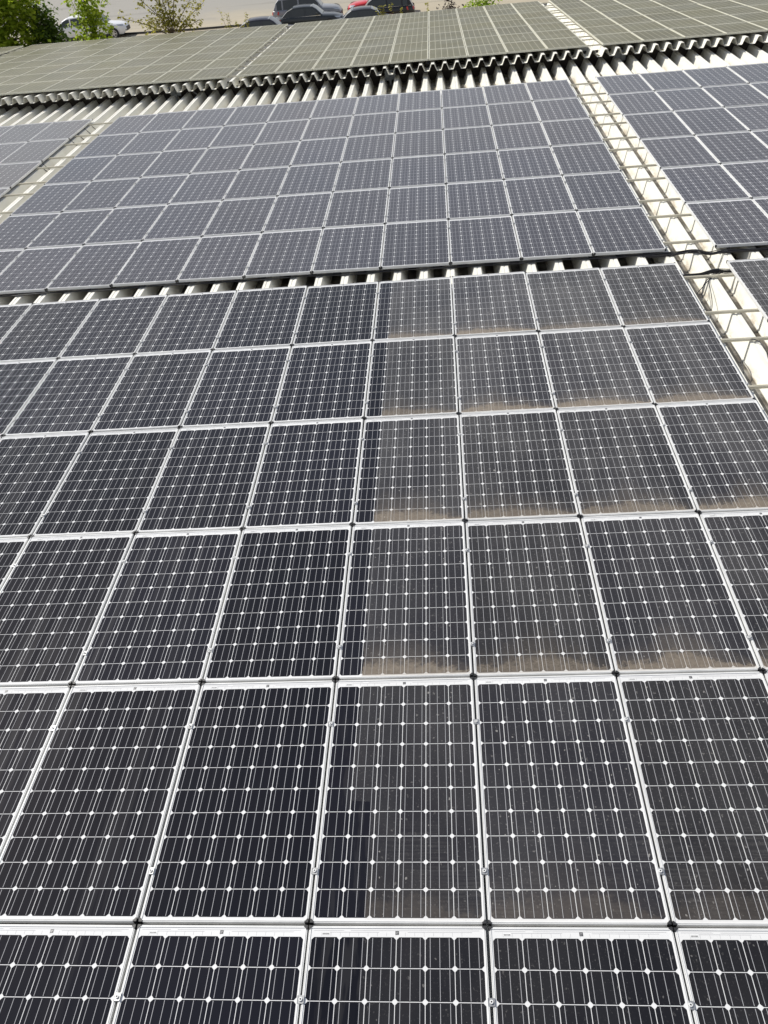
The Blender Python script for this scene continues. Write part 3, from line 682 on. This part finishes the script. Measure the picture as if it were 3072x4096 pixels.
def car(label, mat, loc, heading, L=4.6, Wd=1.84, H=1.45, kind='sedan', rails=False):
    """local +x is the car's front"""
    r = empty('parked_car', loc, (0, 0, heading)); tag(r, label, 'car', 'cars in the car park')
    hw = Wd / 2; zs = .24
    belt = H * .62 if kind != 'suv' else H * .60
    hood = belt - .02
    f, bk = L / 2, -L / 2
    # stations: x, half width, shoulder z, crown z
    if kind == 'suv' or kind == 'estate':
        xw0, xw1, xr1, xr0 = f - 1.28, f - 1.95, bk + .55, bk + .16
    else:
        xw0, xw1, xr1, xr0 = f - 1.32, f - 2.05, bk + 1.35, bk + .62
    st = [(f, .62, .52, .56), (f - .06, .74, .66, .70), (f - .22, .86, hood - .17, hood - .12), (f - .6, .96, hood - .08, hood - .02), (xw0 + .1, 1.0, hood - .02, hood + .04), (xw0, 1.0, belt - .01, belt + .03), (0, 1.0, belt, belt + .03),
          (xr1, 1.0, belt + .02, belt + .05), (xr0 + .02, .98, belt + .01, belt + .05), (bk + .12, .93, belt - .06, belt - .01), (bk + .02, .84, .72, .75), (bk, .76, .5, .53)]
    g = MB(); rows = []
    for x, wf, sz, cz in st:
        w = hw * wf
        low = zs + (.12 if abs(x) > L / 2 - .1 else 0)
        rows.append([(x, -w * .93, low), (x, -w, low + .12), (x, -w, sz * .62 + .08), (x, -w * .975, sz - .06), (x, -w * .92, sz), (x, -w * .5, cz), (x, 0, cz + .012), (x, w * .5, cz), (x, w * .92, sz), (x, w * .975, sz - .06), (x, w, sz * .62 + .08), (x, w, low + .12), (x, w * .93, low)])
    g.grid(rows, 0, True); g.face(rows[0][::-1]); g.face(rows[-1])
    wx = (f - .86, bk + .82); wr = .345 if kind == 'suv' else .32
    for x in wx:
        for s in (-1, 1): g.disc_cyl((x, s * (hw - .02), wr), (0, s, 0), wr + .055, .026, 20, 1)
    g.box(-L * .27, L * .27, -hw - .004, -hw * .9, zs - .02, zs + .11, 1); g.box(-L * .27, L * .27, hw * .9, hw + .004, zs - .02, zs + .11, 1)
    body = g.build('body', [mat, M['trim']], r)
    # greenhouse
    n = 14; X = [xw0 + (xr0 - xw0) * i / n for i in range(n + 1)]
    def roofz(x):
        if x > xw1: t = (xw0 - x) / (xw0 - xw1); return belt + .03 + (H - belt - .05) * math.sin(t * 1.45) / math.sin(1.45)
        if x < xr1: t = (x - xr0) / (xr1 - xr0); return belt + .05 + (H - .03 - belt - .07) * math.sin(max(t, 0) * 1.5) / math.sin(1.5)
        return H - .02 - .03 * ((x - (xw1 + xr1) * .5) / (xw1 - xr1) * 2) ** 2
    def wid(z): return hw * (.90 - .20 * max(0, (z - belt)) / (H - belt))
    X = sorted(set([xw0, xw1, xr1, xr0, (xw0 + xw1) / 2, xw1 + .1, (xr0 + xr1) / 2] + [xw1 + (xr1 - xw1) * i / 5 for i in range(6)]), reverse=True)
    rf = MB(); wsg = MB(); rw = MB()
    for a, b2 in zip(X, X[1:]):
        tgt = wsg if b2 >= xw1 - 1e-6 else (rw if a <= xr1 + 1e-6 else rf)
        za, zb = roofz(a), roofz(b2); wa, wb = wid(za), wid(zb)
        if tgt is rf:
            tgt.grid([[(a, -wa, za - .03), (a, -wa * .93, za), (a, 0, za + .02), (a, wa * .93, za), (a, wa, za - .03)], [(b2, -wb, zb - .03), (b2, -wb * .93, zb), (b2, 0, zb + .02), (b2, wb * .93, zb), (b2, wb, zb - .03)]], 0, True)
        else:
            tgt.grid([[(a, -wa * .9, za), (a, 0, za + .03), (a, wa * .9, za)], [(b2, -wb * .9, zb), (b2, 0, zb + .03), (b2, wb * .9, zb)]], 0, True)
            for s in (-1, 1): rf.face([(a, s * wa * .9, za + .004), (b2, s * wb * .9, zb + .004), (b2, s * wb, zb - .03), (a, s * wa, za - .03)][::s])
    # side glass with body-coloured strip above, pillars between
    pil = [xw0, (xw1 + xr1) * .5 + .22, (xw1 + xr1) * .5 - (.75 if kind != 'suv' else .85), xr0]
    for s in (-1, 1):
        for a, b2 in zip(X, X[1:]):
            za, zb = roofz(a) - .03, roofz(b2) - .03; wa, wb = wid(za + .03), wid(zb + .03); wl = wid(belt)
            ga, gb = max(belt, za - .055), max(belt, zb - .055)
            def yy(z, x): return s * wid(z)
            rf.face([(a, yy(ga, a), ga), (b2, yy(gb, b2), gb), (b2, s * wb, zb), (a, s * wa, za)][::s])
        for wi, (p0, p1) in enumerate(zip(pil, pil[1:])):
            q0, q1 = p0 - (.05 if wi else .22), p1 + (.05 if wi < 2 else (.30 if kind != 'suv' else .24))
            xs_ = [q0 + (q1 - q0) * i / 6 for i in range(7)]; sg = MB()
            up = [(x, s * (wid(max(belt + .01, roofz(x) - .085)) + .004), max(belt + .01, roofz(x) - .085)) for x in xs_]
            lo_ = [(x, s * (wid(belt) + .004), belt + .0) for x in xs_]
            sg.grid([lo_, up] if s > 0 else [up, lo_], 0, False); sg.build('window', M['glass'], r)
        xs_ = [xw0 + (xr0 - xw0) * i / 20 for i in range(21)]                                  # inner body wall behind the panes = pillars
        up = [(x, s * wid(max(belt, roofz(x) - .085)), max(belt, roofz(x) - .085)) for x in xs_]; lo_ = [(x, s * wid(belt), belt - .03) for x in xs_]
        rf.grid([lo_, up] if s > 0 else [up, lo_], 1 if kind == 'estate' else 0, False)
    rf.build('roof', [mat, M['trim']], r); wsg.build('windshield', M['glass'], r); rw.build('rear_window', M['glass'], r)
    for x in wx:
        for s in (-1, 1):
            g = MB(); g.disc_cyl((x, s * (hw + .008), wr), (0, s, 0), wr, .012, 20); w_ = g.build('wheel', M['tyre'], r)
            g = MB(); g.disc_cyl((x, s * (hw + .0205), wr), (0, s, 0), wr * .30, .004, 12)
            for i in range(5):
                an = i * 1.2566; c0 = Vector((x, s * (hw + .0225), wr)); d = Vector((math.cos(an), 0, math.sin(an))); e = Vector((-d.z, 0, d.x)) * .045
                g.face([c0 + e, c0 - e, c0 + d * wr * .68 - e * .7, c0 + d * wr * .68 + e * .7])
            rg = [Vector((x + math.cos(2 * math.pi * j / 20) * wr * q, s * (hw + .0215), wr + math.sin(2 * math.pi * j / 20) * wr * q)) for q in (.62, .72) for j in range(20)]
            g.grid([rg[:20], rg[20:]], 0, False, True); g.build('rim', M['rim'], w_)
    for s in (-1, 1):
        g = MB(); xs_ = [xw0 - .1 + (xr0 + .05 - xw0 + .1) * i / 8 for i in range(9)]
        g.grid([[(x, s * (wid(belt) + .012), belt - .012) for x in xs_], [(x, s * (wid(belt) + .010), belt + .022) for x in xs_]], 0, False); g.build('window_trim', M['chrome'], r)
        zl = hood - .24
        g = MB(); g.grid([[(f - .10, s * hw * .56, zl), (f - .16, s * hw * .80, zl + .02), (f - .42, s * hw * .965, zl + .07)], [(f - .20, s * hw * .56, zl + .13), (f - .28, s * hw * .82, zl + .15), (f - .56, s * hw * .965, zl + .17)]], 0, True); g.build('headlight', M['head'], r)
        zt = belt - .17
        g = MB(); g.grid([[(bk - .005, s * hw * .50, zt - .05), (bk + .06, s * hw * .90, zt - .05), (bk + .50, s * hw * 1.012, zt - .05)], [(bk + .02, s * hw * .50, zt + .09), (bk + .10, s * hw * .91, zt + .12), (bk + .55, s * hw * .995, zt + .13)]], 0, True); g.build('taillight', M['tail'], r)
        g = MB(); xm = xw0 - .32; g.grid([[(xm + dx, s * (hw * .97 + .04 + .19 * t), belt + .05 + zz) for dx, zz in ((-.05, 0), (.06, .0), (.08, .08), (-.05, .14))] for t in (0, .5, 1.0)], 0, True, True)
        g.face([(xm + dx, s * (hw * .97 + .23), belt + .05 + zz) for dx, zz in ((-.05, 0), (.06, .0), (.08, .08), (-.05, .14))]); g.build('mirror', M['trim'] if kind == 'suv' else mat, r)
        if rails:
            g = MB(); g.tube([(xw1 - .25, s * wid(H) * .97, H + .0), (xw1 - .4, s * wid(H) * .97, H + .05), (xr1 + .2, s * wid(H) * .97, H + .05), (xr1 + .05, s * wid(H) * .97, H)], .018, 6); g.build('roof_rail', M['chrome'], r)
    g = MB(); g.box(bk - .02, bk + .0, -.26, .26, .62, .73); g.build('number_plate', M['white'], r)
    g = MB(); g.box(f - .03, f + .02, -hw * .45, hw * .45, .38, .62); g.build('grille', M['trim'], r)
    return r

M['silver'] = paint('silver grey paint', (0.29, 0.29, 0.295), .3, .35); M['slate'] = paint('dark slate paint', (0.026, 0.030, 0.028), .0, .3)
M['navy'] = paint('near black blue paint', (0.022, 0.021, 0.028), .0, .3); M['char'] = paint('charcoal paint', (0.030, 0.030, 0.031), .0, .3)
M['black'] = paint('black paint', (0.011, 0.011, 0.012), .2, .2); M['red'] = paint('red paint', (0.55, 0.018, 0.022), .0, .25); M['white'] = paint('white paint', (0.80, 0.80, 0.80), 0, .25)
car('silver grey estate SUV with privacy glass, next to the red car', M['silver'], (-7.55, 60.6, -4.2), 0.03, 4.66, 1.89, 1.66, 'suv', True)
car('dark slate saloon parked close in front of the silver SUV', M['slate'], (-7.15, 57.9, -4.2), 0.03, 4.55, 1.82, 1.43, 'sedan')
car('mostly hidden dark saloon whose bonnet dips behind the far panels', M['navy'], (-9.35, 54.2, -4.2), 0.03, 4.6, 1.82, 1.46, 'sedan')
car('charcoal saloon half hidden between black car and far panels', M['char'], (-3.75, 54.7, -4.2), math.pi + .03, 4.5, 1.80, 1.44, 'sedan')
car('black estate car showing its red tail lamp', M['black'], (-2.55, 58.2, -4.2), math.pi + .03, 4.5, 1.82, 1.50, 'estate')
car('bright red car behind the charcoal and black cars', M['red'], (-2.75, 61.6, -4.2), math.pi + .05, 4.3, 1.80, 1.46, 'sedan')
car('white saloon seen through the maple leaves', M['white'], (-23.3, 62.4, -4.2), 0.06, 5.3, 1.92, 1.52, 'sedan')
